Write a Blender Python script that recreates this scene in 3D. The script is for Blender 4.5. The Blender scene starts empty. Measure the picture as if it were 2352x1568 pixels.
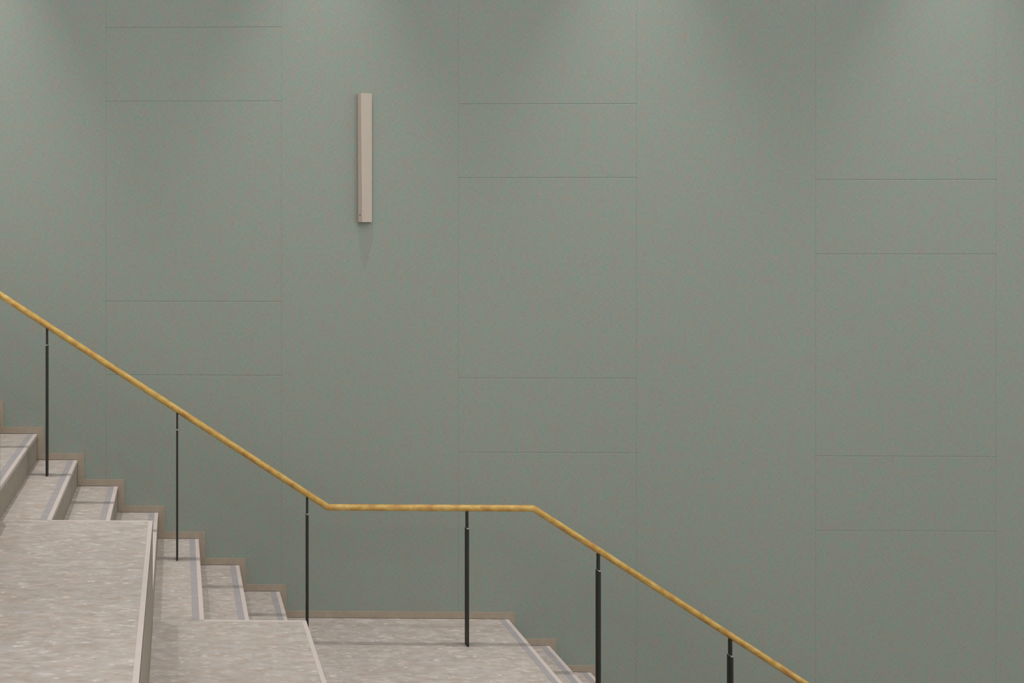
import bpy, bmesh, math
from mathutils import Vector, Matrix

sc = bpy.context.scene
COL = sc.collection

# ---------------------------------------------------------------- dimensions (metres)
RISE, GO = 0.1785, 0.277            # one step
FLOOR_Z = 0.0
Z6 = 11 * RISE                      # the landing is eleven risers above the lower floor
CAM_Z = Z6 + 2.644
def lev(k): return Z6 + (6 - k) * RISE          # top of step k (0 = step beside the upper platform)
NOSE0 = -0.689                      # nosing of step 0
LAND_END = 2.251                    # nosing of the landing
def nose(k):
    if k <= 5: return NOSE0 + GO * k
    return LAND_END + GO * (k - 6)
STAIR_W = 1.353
KTOP, KBOT = -6, 16
RAIL_Y = -0.420

# ---------------------------------------------------------------- camera
cam = bpy.data.cameras.new('camera'); camo = bpy.data.objects.new('camera', cam); COL.objects.link(camo)
camo.location = (0, -6.5, CAM_Z)
camo.rotation_euler = (math.pi / 2, 0, 0.017418)
cam.sensor_fit = 'HORIZONTAL'; cam.sensor_width = 36
cam.lens = 2177.5 / 2352 * 36
cam.shift_x = 0.34266; cam.shift_y = -0.10799
cam.clip_start = 0.05
sc.camera = camo

# ---------------------------------------------------------------- light and exposure
EW, EA, EB, EC, ED = 0.74, 240, 56, 120, 185
sc.view_settings.view_transform = 'Standard'; sc.view_settings.look = 'None'
sc.view_settings.gamma = 1; sc.view_settings.use_curve_mapping = False
sc.view_settings.exposure = 0.0
w = bpy.data.worlds.new('world'); sc.world = w; w.use_nodes = True
w.node_tree.nodes['Background'].inputs[0].default_value = (1.0, 0.995, 0.985, 1)
w.node_tree.nodes['Background'].inputs[1].default_value = EW

def spot(x, y, z, energy, size, blend, radius, rx=0.0, color=(1, .985, .955)):
    l = bpy.data.lights.new('ceiling_or_fill_spot', 'SPOT'); o = bpy.data.objects.new('ceiling_or_fill_spot', l); COL.objects.link(o)
    o.location = (x, y, z); o.rotation_euler = (rx, 0, 0)
    l.energy = energy; l.spot_size = math.radians(size); l.spot_blend = blend
    l.shadow_soft_size = radius; l.color = color
# row of downlights close to the wall; they scallop the wall and throw the crisp rail shadow
for x, g in ((-3.6, 1.0), (-1.40, 1.45), (0.98, 1.0), (3.10, 1.0), (5.25, 1.0), (7.4, 1.0)):
    spot(x, -0.53, CAM_Z + 3.4, EA * g, 49, 1.0, 0.013)
# fill spots added over the seating platforms to brighten them
for k in range(-1, 4):
    spot(-1.6 + 2.4 * k, -4.1, CAM_Z + 3.4, ED, 78, 1.0, 0.2)
# second row further into the hall
for k in range(-2, 4):
    spot(0.2 + 2.4 * k, -2.05, CAM_Z + 3.0, EB, 110, 0.8, 0.12)
def area(loc, rot, sx, sy, energy, color=(1, .99, .98)):
    l = bpy.data.lights.new('hall_light', 'AREA'); o = bpy.data.objects.new('hall_light', l); COL.objects.link(o)
    l.shape = 'RECTANGLE'; l.size = sx; l.size_y = sy; l.energy = energy; l.color = color
    o.location = loc; o.rotation_euler = rot
area((3.7, -7.5, CAM_Z + 4.2), (math.radians(48), 0, 0), 9, 3, EC)

# ---------------------------------------------------------------- helpers
def srgb(r, g, b):
    f = lambda c: (c / 255 / 12.92) if c / 255 <= 0.04045 else ((c / 255 + 0.055) / 1.055) ** 2.4
    return (f(r), f(g), f(b), 1)

class Nt:
    def __init__(s, name, rough=0.8, spec=0.3, metal=0.0):
        s.m = bpy.data.materials.new(name); s.m.use_nodes = True
        s.t = s.m.node_tree; s.b = s.t.nodes['Principled BSDF']
        s.b.inputs['Roughness'].default_value = rough
        s.b.inputs['Specular IOR Level'].default_value = spec
        s.b.inputs['Metallic'].default_value = metal
    def n(s, ty, **kw):
        x = s.t.nodes.new(ty)
        for k, v in kw.items():
            if k in x.inputs: x.inputs[k].default_value = v
            else: setattr(x, k, v)
        return x
    def l(s, a, b): s.t.links.new(a, b)
    def coords(s, kind='Object', scale=(1, 1, 1), rot=(0, 0, 0)):
        tc = s.n('ShaderNodeTexCoord'); mp = s.n('ShaderNodeMapping')
        mp.inputs['Scale'].default_value = scale; mp.inputs['Rotation'].default_value = rot
        s.l(tc.outputs[kind], mp.inputs['Vector']); return mp.outputs['Vector']
    def noise(s, vec, scale, detail=2, rough=0.5):
        x = s.n('ShaderNodeTexNoise'); x.inputs['Scale'].default_value = scale
        x.inputs['Detail'].default_value = detail; x.inputs['Roughness'].default_value = rough
        s.l(vec, x.inputs['Vector']); return x.outputs['Fac']
    def ramp(s, fac, stops, interp='LINEAR'):
        r = s.n('ShaderNodeValToRGB'); r.color_ramp.interpolation = interp
        e = r.color_ramp.elements
        while len(e) < len(stops): e.new(0.5)
        for i, (p, c) in enumerate(stops): e[i].position = p; e[i].color = c
        s.l(fac, r.inputs['Fac']); return r.outputs['Color']
    def mix(s, a, b, fac, mode='MIX'):
        x = s.n('ShaderNodeMix', data_type='RGBA', blend_type=mode)
        for sock, v in ((x.inputs[0], fac), (x.inputs[6], a), (x.inputs[7], b)):
            if hasattr(v, 'links') or isinstance(v, bpy.types.NodeSocket): s.l(v, sock)
            else: sock.default_value = v
        return x.outputs[2]
    def bump(s, h, strength, dist=0.001):
        x = s.n('ShaderNodeBump'); x.inputs['Strength'].default_value = strength; x.inputs['Distance'].default_value = dist
        s.l(h, x.inputs['Height']); s.l(x.outputs['Normal'], s.b.inputs['Normal'])
    def color(s, c):
        if isinstance(c, bpy.types.NodeSocket): s.l(c, s.b.inputs['Base Color'])
        else: s.b.inputs['Base Color'].default_value = c
        return s.m

def wall_material():
    s = Nt('green_linen_wallcovering', 0.85, 0.2)
    big = s.noise(s.coords(scale=(15, 15, 9)), 1.0, 3, 0.55)
    c = s.ramp(big, [(0.34, srgb(136, 152, 139)), (0.47, srgb(141, 149, 138)), (0.56, srgb(145, 147, 138)), (0.68, srgb(146, 144, 135))])
    big2 = s.noise(s.coords(scale=(27, 27, 20)), 1.0, 2, 0.5)
    c = s.mix(c, s.ramp(big2, [(0.36, srgb(128, 151, 137)), (0.5, srgb(140, 146, 141)), (0.64, srgb(150, 146, 132))]), 0.4)
    # woven threads: fine streaks both ways
    v = s.noise(s.coords(scale=(330, 330, 46)), 1.0, 2, 0.6)
    h = s.noise(s.coords(scale=(46, 46, 330)), 1.0, 2, 0.6)
    c = s.mix(c, s.ramp(v, [(0.25, (0.80, 0.80, 0.80, 1)), (0.75, (1.2, 1.2, 1.2, 1))]), 0.55, 'MULTIPLY')
    c = s.mix(c, s.ramp(h, [(0.25, (0.80, 0.80, 0.80, 1)), (0.75, (1.2, 1.2, 1.2, 1))]), 0.55, 'MULTIPLY')
    return s.color(c)

def lino(name, lo, mid, hi, fleck, amount=1.0):
    s = Nt(name, 0.62, 0.35)
    base = s.noise(s.coords(scale=(11, 26, 11)), 1.0, 4, 0.62)
    c = s.ramp(base, [(0.30, lo), (0.5, mid), (0.70, hi)])
    hue = s.noise(s.coords(scale=(10, 20, 10)), 1.3, 3, 0.5)
    c = s.mix(c, s.ramp(hue, [(0.38, (1.035, 0.985, 0.97, 1)), (0.5, (1, 1, 0.985, 1)), (0.62, (0.975, 1.0, 1.02, 1))]), 0.9, 'MULTIPLY')
    pale = s.noise(s.coords(scale=(12, 30, 12)), 1.0, 3, 0.6)
    c = s.mix(c, fleck, s.ramp(pale, [(0.52, (0, 0, 0, 1)), (0.74, (0.55 * amount,) * 3 + (1,))]))
    fl = s.noise(s.coords(scale=(18, 46, 18)), 1.0, 2, 0.5)
    c = s.mix(c, fleck, s.ramp(fl, [(0.62, (0, 0, 0, 1)), (0.70, (0.8 * amount,) * 3 + (1,))]))
    dk = s.noise(s.coords(scale=(26, 66, 26)), 1.0, 3, 0.6)
    c = s.mix(c, (0.83, 0.81, 0.78, 1), s.ramp(dk, [(0.53, (0, 0, 0, 1)), (0.72, (0.7 * amount,) * 3 + (1,))]), 'MULTIPLY')
    return s.color(c)

def plain(name, col, rough=0.7, spec=0.3, var=0.06, scale=(18, 18, 18), metal=0):
    s = Nt(name, rough, spec, metal)
    n = s.noise(s.coords(scale=scale), 1.0, 3, 0.55)
    lo = tuple(c * (1 - var) for c in col[:3]) + (1,); hi = tuple(min(1, c * (1 + var)) for c in col[:3]) + (1,)
    return s.color(s.ramp(n, [(0.3, lo), (0.7, hi)]))

def wood_material():
    s = Nt('oiled_oak', 0.42, 0.4)
    uv = s.coords('UV', scale=(11, 2.2, 1))
    big = s.noise(uv, 1.0, 3, 0.55)
    c = s.ramp(big, [(0.32, srgb(172, 128, 70)), (0.46, srgb(188, 150, 78)), (0.58, srgb(192, 160, 88)), (0.72, srgb(204, 172, 112))])
    gr = s.noise(s.coords('UV', scale=(14, 60, 1)), 1.0, 3, 0.6)
    c = s.mix(c, s.ramp(gr, [(0.35, (0.82, 0.78, 0.72, 1)), (0.6, (1.04, 1.03, 1.0, 1))]), 0.6, 'MULTIPLY')
    st = s.noise(s.coords('UV', scale=(24, 5, 1), rot=(0, 0, 0.35)), 1.0, 2, 0.5)
    c = s.mix(c, s.ramp(st, [(0.38, (0.80, 0.70, 0.60, 1)), (0.5, (1, 1, 1, 1)), (0.62, (1.12, 1.12, 1.05, 1))]), 0.55, 'MULTIPLY')
    return s.color(c)

M_WALL = wall_material()
M_TREAD = lino('marbled_linoleum', srgb(160, 149, 140), srgb(170, 160, 152), srgb(177, 170, 165), srgb(204, 194, 187))
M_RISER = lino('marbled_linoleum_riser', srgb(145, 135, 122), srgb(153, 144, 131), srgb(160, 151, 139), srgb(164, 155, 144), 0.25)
M_NOSE = plain('pale_nosing', srgb(193, 181, 175), 0.55, 0.35, 0.03)
M_STRIPE = plain('blue_grey_stripe', srgb(155, 150, 150), 0.6, 0.3, 0.05, (8, 22, 8))
M_SKIRT = plain('beige_skirting', srgb(160, 147, 131), 0.7, 0.25, 0.07, (16, 16, 16))
M_STEEL = plain('black_steel', srgb(46, 44, 40), 0.55, 0.35, 0.25, (60, 60, 14))
M_BRIGHT = plain('pale_joint_glint', srgb(168, 166, 156), 0.5, 0.4)  # light grey painted in as the glint at the post joints
M_CREAM = plain('cream_enamel_lit', srgb(184, 173, 159), 0.5, 0.3, 0.02)  # same enamel, toned lighter for the face that catches the light
M_SHELL = plain('cream_enamel_shaded', srgb(163, 149, 137), 0.55, 0.3, 0.03)  # same enamel, toned darker for the shaded side
M_DARK = plain('dark_screw', srgb(70, 62, 56), 0.5, 0.4)
M_WOOD = wood_material()
M_FLOOR = lino('floor_linoleum', srgb(150, 140, 130), srgb(162, 153, 144), srgb(172, 165, 158), srgb(200, 190, 182))

def box(bm, x0, x1, y0, y1, z0, z1):
    v = [bm.verts.new((x, y, z)) for x in (x0, x1) for y in (y0, y1) for z in (z0, z1)]
    for f in ((0, 1, 3, 2), (4, 6, 7, 5), (0, 4, 5, 1), (2, 3, 7, 6), (0, 2, 6, 4), (1, 5, 7, 3)):
        bm.faces.new([v[i] for i in f])

def obj(name, bm, mat, parent=None, bevel=0.0, smooth=False):
    bmesh.ops.recalc_face_normals(bm, faces=bm.faces[:])
    if smooth:
        for f in bm.faces: f.smooth = True
    me = bpy.data.meshes.new(name); bm.to_mesh(me); bm.free(); me.materials.append(mat)
    o = bpy.data.objects.new(name, me); COL.objects.link(o)
    if parent is not None: o.parent = parent
    if bevel:
        b = o.modifiers.new('bevel', 'BEVEL'); b.width = bevel; b.segments = 2; b.limit_method = 'ANGLE'
    return o

def boxobj(name, dims, mat, parent=None, bevel=0.0):
    bm = bmesh.new(); box(bm, *dims); return obj(name, bm, mat, parent, bevel)

def thing(name, label, cat, loc=(0, 0, 0), group=None):
    o = bpy.data.objects.new(name, None); COL.objects.link(o); o.location = loc
    o.empty_display_size = 0.1
    o['label'] = label; o['category'] = cat
    if group: o['group'] = group
    return o
def struct(o): o['kind'] = 'structure'; return o

# ---------------------------------------------------------------- the wall: covered panels with V joints
WX0, WX1, WZ1 = -4.101, 10.339, CAM_Z + 3.2
seams_x = [-0.492 + 1.2035 * i for i in range(-3, 10)]
WX0, WX1 = seams_x[0], seams_x[-1]
joints = {0: [1.395, .889, -.483, -.988], 2: [.866, .363, -1.002, -1.509], 4: [.348, -.156, -1.524, -2.029]}
def wall_mesh():
    bm = bmesh.new()
    def quad(p): bm.faces.new([bm.verts.new(q) for q in p])
    hv, dv = 0.0013, 0.0011           # half width and depth of the vertical joints
    for i in range(len(seams_x) - 1):
        xa, xb = seams_x[i] + hv, seams_x[i + 1] - hv
        zs = sorted([CAM_Z + z for z in joints.get(i - 3, [])])
        z = FLOOR_Z
        for j in zs:
            quad([(xa, 0, z), (xb, 0, z), (xb, 0, j - 0.0052), (xa, 0, j - 0.0052)])
            # lower lip leans back and catches the light, upper lip hangs over and stays dark
            quad([(xa, 0, j - 0.0052), (xb, 0, j - 0.0052), (xb, 0.0026, j - 0.0006), (xa, 0.0026, j - 0.0006)])
            quad([(xa, 0.0026, j - 0.0006), (xb, 0.0026, j - 0.0006), (xb, 0, j + 0.0022), (xa, 0, j + 0.0022)])
            z = j + 0.0022
        quad([(xa, 0, z), (xb, 0, z), (xb, 0, WZ1), (xa, 0, WZ1)])
    for x in seams_x[1:-1]:
        quad([(x - hv, 0, FLOOR_Z), (x, dv, FLOOR_Z), (x, dv, WZ1), (x - hv, 0, WZ1)])
        quad([(x, dv, FLOOR_Z), (x + hv, 0, FLOOR_Z), (x + hv, 0, WZ1), (x, dv, WZ1)])
    for f in bm.faces:
        f.normal_update()
        if f.normal.y > 0: f.normal_flip()
    # solid backing
    box(bm, WX0, WX1, 0.004, 0.20, FLOOR_Z, WZ1)
    me = bpy.data.meshes.new('wall_back'); bm.to_mesh(me); bm.free(); me.materials.append(M_WALL)
    o = bpy.data.objects.new('wall_back', me); COL.objects.link(o); return o
struct(wall_mesh())
struct(boxobj('floor', (WX0, WX1, -9.0, 0.0, -0.15, FLOOR_Z), M_FLOOR))

# ---------------------------------------------------------------- the staircase
stair = thing('staircase', 'pale marbled linoleum staircase running down along the green wall, broken by a landing', 'staircase', (0, -STAIR_W / 2, 0))
OFF = Vector((0, STAIR_W / 2, 0))
def sbox(name, d, mat, parent, bevel=0.0):
    o = boxobj(name, d, mat, None, bevel)
    o.data.transform(Matrix.Translation(OFF)); o.parent = parent
    return o
TOPT = 0.006
NW = 0.024                          # nosing width
for k in range(KTOP, KBOT + 1):
    x0 = nose(k - 1); x1 = nose(k); z = lev(k)
    if k == KTOP: x0 = x1 - 1.2
    name = 'landing' if k == 6 else 'step'
    st = sbox(name, (x0, x1, -STAIR_W, -0.002, FLOOR_Z, z - TOPT), M_RISER, stair)
    sbox('tread', (x0, x1 - NW, -STAIR_W, -0.002, z - TOPT, z), M_TREAD, st)
    n = sbox('nosing', (x1 - NW, x1 + 0.002, -STAIR_W, -0.002, z - 0.022, z + 0.0006), M_NOSE, st, 0.0012)
    n['label'] = 'pale nosing strip'
    s_ = sbox('contrast_stripe', (x1 - 0.062, x1 - NW, -STAIR_W, -0.002, z, z + 0.0008), M_STRIPE, st)
    s_['label'] = 'blue-grey contrast stripe'

# skirting that follows the steps on the wall
bm = bmesh.new()
SX, SZ, ST = 0.048, 0.047, 0.005
for k in range(KTOP, KBOT + 1):
    x0 = nose(k - 1) if k > KTOP else nose(k) - 1.2
    x1 = nose(k); z = lev(k)
    xs = x0 + 0.002 if k > KTOP else x0
    box(bm, xs, x1 + SX, -ST, 0.0, z + 0.0035, z + SZ)
    zn = lev(k + 1) + SZ if k < KBOT else FLOOR_Z
    box(bm, x1 + 0.002, x1 + SX, -ST, 0.0, zn, z + 0.0035)
sk = struct(obj('baseboard_back', bm, M_SKIRT))

# ---------------------------------------------------------------- the seating platforms
def platform(k, x1, label):
    x0 = nose(k - 1) + 0.001; z = lev(k); y0, y1 = -8.6, -STAIR_W - 0.0008
    r = thing('seating_platform', label, 'seating platform', ((x0 + x1) / 2, (y0 + y1) / 2, FLOOR_Z), 'seating platforms beside the stairs')
    off = -r.location
    def pb(n, d, m, p, bevel=0.0):
        o = boxobj(n, d, m, None, bevel); o.data.transform(Matrix.Translation(off)); o.parent = p; return o
    b = pb('block', (x0, x1, y0, y1 - 0.0, FLOOR_Z, z - TOPT), M_RISER, r)
    pb('floor_covering', (x0, x1 - NW, y0, y1 - 0.018, z - TOPT, z), M_TREAD, r)
    n = pb('nosing', (x1 - NW, x1, y0, y1, z - 0.022, z + 0.0006), M_NOSE, r, 0.0012)
    n['label'] = 'pale nosing strip'
    n = pb('edge_trim', (nose(k), x1 - NW, y1 - 0.018, y1, z - 0.02, z + 0.0006), M_NOSE, r, 0.001)
    n['label'] = 'pale trim along the stair side'
    pb('floor_covering', (x0, nose(k), y1 - 0.018, y1, z - TOPT, z), M_TREAD, r)
    return r
platform(-3, nose(-1), 'linoleum seating platform highest up the stairs, at the far left edge')
platform(0, nose(2), 'large marbled linoleum seating platform in the lower left corner, upper of the two')
platform(3, nose(5), 'marbled linoleum seating platform ending below the third rail post, lower of the two')
platform(6, nose(8), 'linoleum seating platform level with the landing, in front of it')

# ---------------------------------------------------------------- the handrail
HR = thing('handrail', 'oak handrail on black flat-bar posts, sloping along the stairs and level over the landing', 'handrail', (0, RAIL_Y, lev(3)))
RAIL_R = 0.0205
SL = RISE / GO
ZL = CAM_Z - 1.767
XA, XB = 0.962, 2.266
XL, XR = -2.05, 5.45
def rail_z(x):
    if x < XA: return ZL + (XA - x) * SL
    if x > XB: return ZL - (x - XB) * SL
    return ZL
def rail_mesh():
    pts = []
    def seg(xa, xb, n):
        for i in range(n + 1):
            x = xa + (xb - xa) * i / n; pts.append((x, rail_z(x)))
    e = 0.007
    seg(XL, XA - e, 60); pts.append((XA, ZL + e * SL * 0.3)); seg(XA + e, XB - e, 26); pts.append((XB, ZL - e * SL * 0.3)); seg(XB + e, XR, 64)
    N = 28; bm = bmesh.new(); uvl = bm.loops.layers.uv.new('UVMap'); rings = []; L = 0; Ls = []
    for i, (x, z) in enumerate(pts):
        a = Vector((pts[max(i - 1, 0)])); b = Vector(pts[min(i + 1, len(pts) - 1)]); p = Vector((x, z))
        d1 = (p - a).normalized() if i else (b - p).normalized()
        d2 = (b - p).normalized() if i < len(pts) - 1 else d1
        t = (d1 + d2).normalized(); nrm = Vector((-t.y, t.x)); sc_ = 1 / max(0.6, d1.dot(t))
        if i: L += (p - a).length
        Ls.append(L)
        rings.append([bm.verts.new((x + nrm.x * math.sin(q) * RAIL_R * sc_, math.cos(q) * RAIL_R, z + nrm.y * math.sin(q) * RAIL_R * sc_ - HR.location.z))
                      for q in [2 * math.pi * j / N for j in range(N)]])
    for i in range(len(rings) - 1):
        for j in range(N):
            f = bm.faces.new([rings[i][j], rings[i][(j + 1) % N], rings[i + 1][(j + 1) % N], rings[i + 1][j]])
            us = [(Ls[i], j / N), (Ls[i], (j + 1) / N), (Ls[i + 1], (j + 1) / N), (Ls[i + 1], j / N)]
            for lp, u in zip(f.loops, us): lp[uvl].uv = u
    bm.faces.new(rings[0]); bm.faces.new(rings[-1])
    return obj('wooden_rail', bm, M_WOOD, HR, 0, True)
rl = rail_mesh(); rl['label'] = 'yellow oak round rail'
PW, PD = 0.0135, 0.050               # flat bar: width across, depth towards the wall
SWD = 0.026                          # depth of the thinner upper stem
posts = [(-0.839 - 0.831, -3), (-0.839, 0), (-0.003, 3), (0.828, 6), (1.845, 6), (2.676, 8), (3.507, 11), (4.338, 14)]
for x, k in posts:
    zb, zr = lev(k), rail_z(x)
    zj = zr - 0.128
    oz = HR.location.z
    p = boxobj('post', (x - PW / 2, x + PW / 2, -PD / 2, PD / 2, zb + 0.0004 - oz, zj - oz), M_STEEL, HR, 0.0012)
    p['label'] = 'black flat-bar post'
    bm = bmesh.new()
    box(bm, x - PW / 2 + 0.0005, x + PW / 2 - 0.0005, -SWD / 2, SWD / 2, zj - oz, zr - RAIL_R * 0.95 - oz + 0.004)
    obj('stem', bm, M_STEEL, p)
    c = boxobj('joint_glint', (x - PW / 2, x + PW / 2, -PD / 2 + 0.001, SWD / 2 + 0.002, zj - oz, zj + 0.0045 - oz), M_BRIGHT, p)  # added pale strip, imitates light caught on top of the lower bar
    c['label'] = 'pale strip standing in for the glint on the bar top'
    b = boxobj('base_ring', (x - PW / 2 - 0.003, x + PW / 2 + 0.003, -PD / 2 - 0.003, PD / 2 + 0.003, zb + 0.0004 - oz, zb + 0.0015 - oz), M_NOSE, p)
    b['label'] = 'pale seal around the foot'

# ---------------------------------------------------------------- the fixture on the wall
bx0, bx1, bz0, bz1 = 1.225, 1.328, CAM_Z + 0.057, CAM_Z + 0.940
FX = thing('wall_fixture', 'narrow upright cream box fixture mounted on the green wall', 'wall fixture', ((bx0 + bx1) / 2, 0, bz0))
def prism(name, pts, mat, bevel):
    # pts: outline seen from below, each (x at the bottom, x at the top, y)
    zb, zt = CAM_Z + 0.0595, CAM_Z + 0.9345
    bm = bmesh.new()
    a = [bm.verts.new(Vector((xb, y, zb)) - FX.location) for xb, xt, y in pts]
    b = [bm.verts.new(Vector((xt, y, zt)) - FX.location) for xb, xt, y in pts]
    bm.faces.new(a); bm.faces.new(b)
    for i in range(len(pts)): bm.faces.new([a[i], a[(i + 1) % len(a)], b[(i + 1) % len(a)], b[i]])
    return obj(name, bm, mat, FX, bevel)
RB, RT = 1.2495, 1.2415              # the ridge leans slightly
prism('housing', [(bx0 + .003, bx0, 0), (bx0 + .003, bx0, -0.032), (RB, RT, -0.0475), (1.3235, 1.3235, -0.015), (1.3235, 1.3235, 0)], M_SHELL, 0.0008)
prism('front_cover', [(RB, RT, -0.0480), (RB + .0004, RT + .0004, -0.0505), (1.3238, 1.3238, -0.018), (1.3238, 1.3238, -0.0155)], M_CREAM, 0.0005)
bm = bmesh.new()
bmesh.ops.create_cone(bm, cap_ends=True, segments=16, radius1=0.0042, radius2=0.0034, depth=0.004,
                      matrix=Matrix.Translation(Vector((1.2385, -0.0402, CAM_Z + 0.108)) - FX.location) @ Matrix.Rotation(-0.616, 4, 'Z') @ Matrix.Rotation(math.pi / 2, 4, 'X'))
sw = obj('screw', bm, M_DARK, FX); sw['label'] = 'small dark screw'
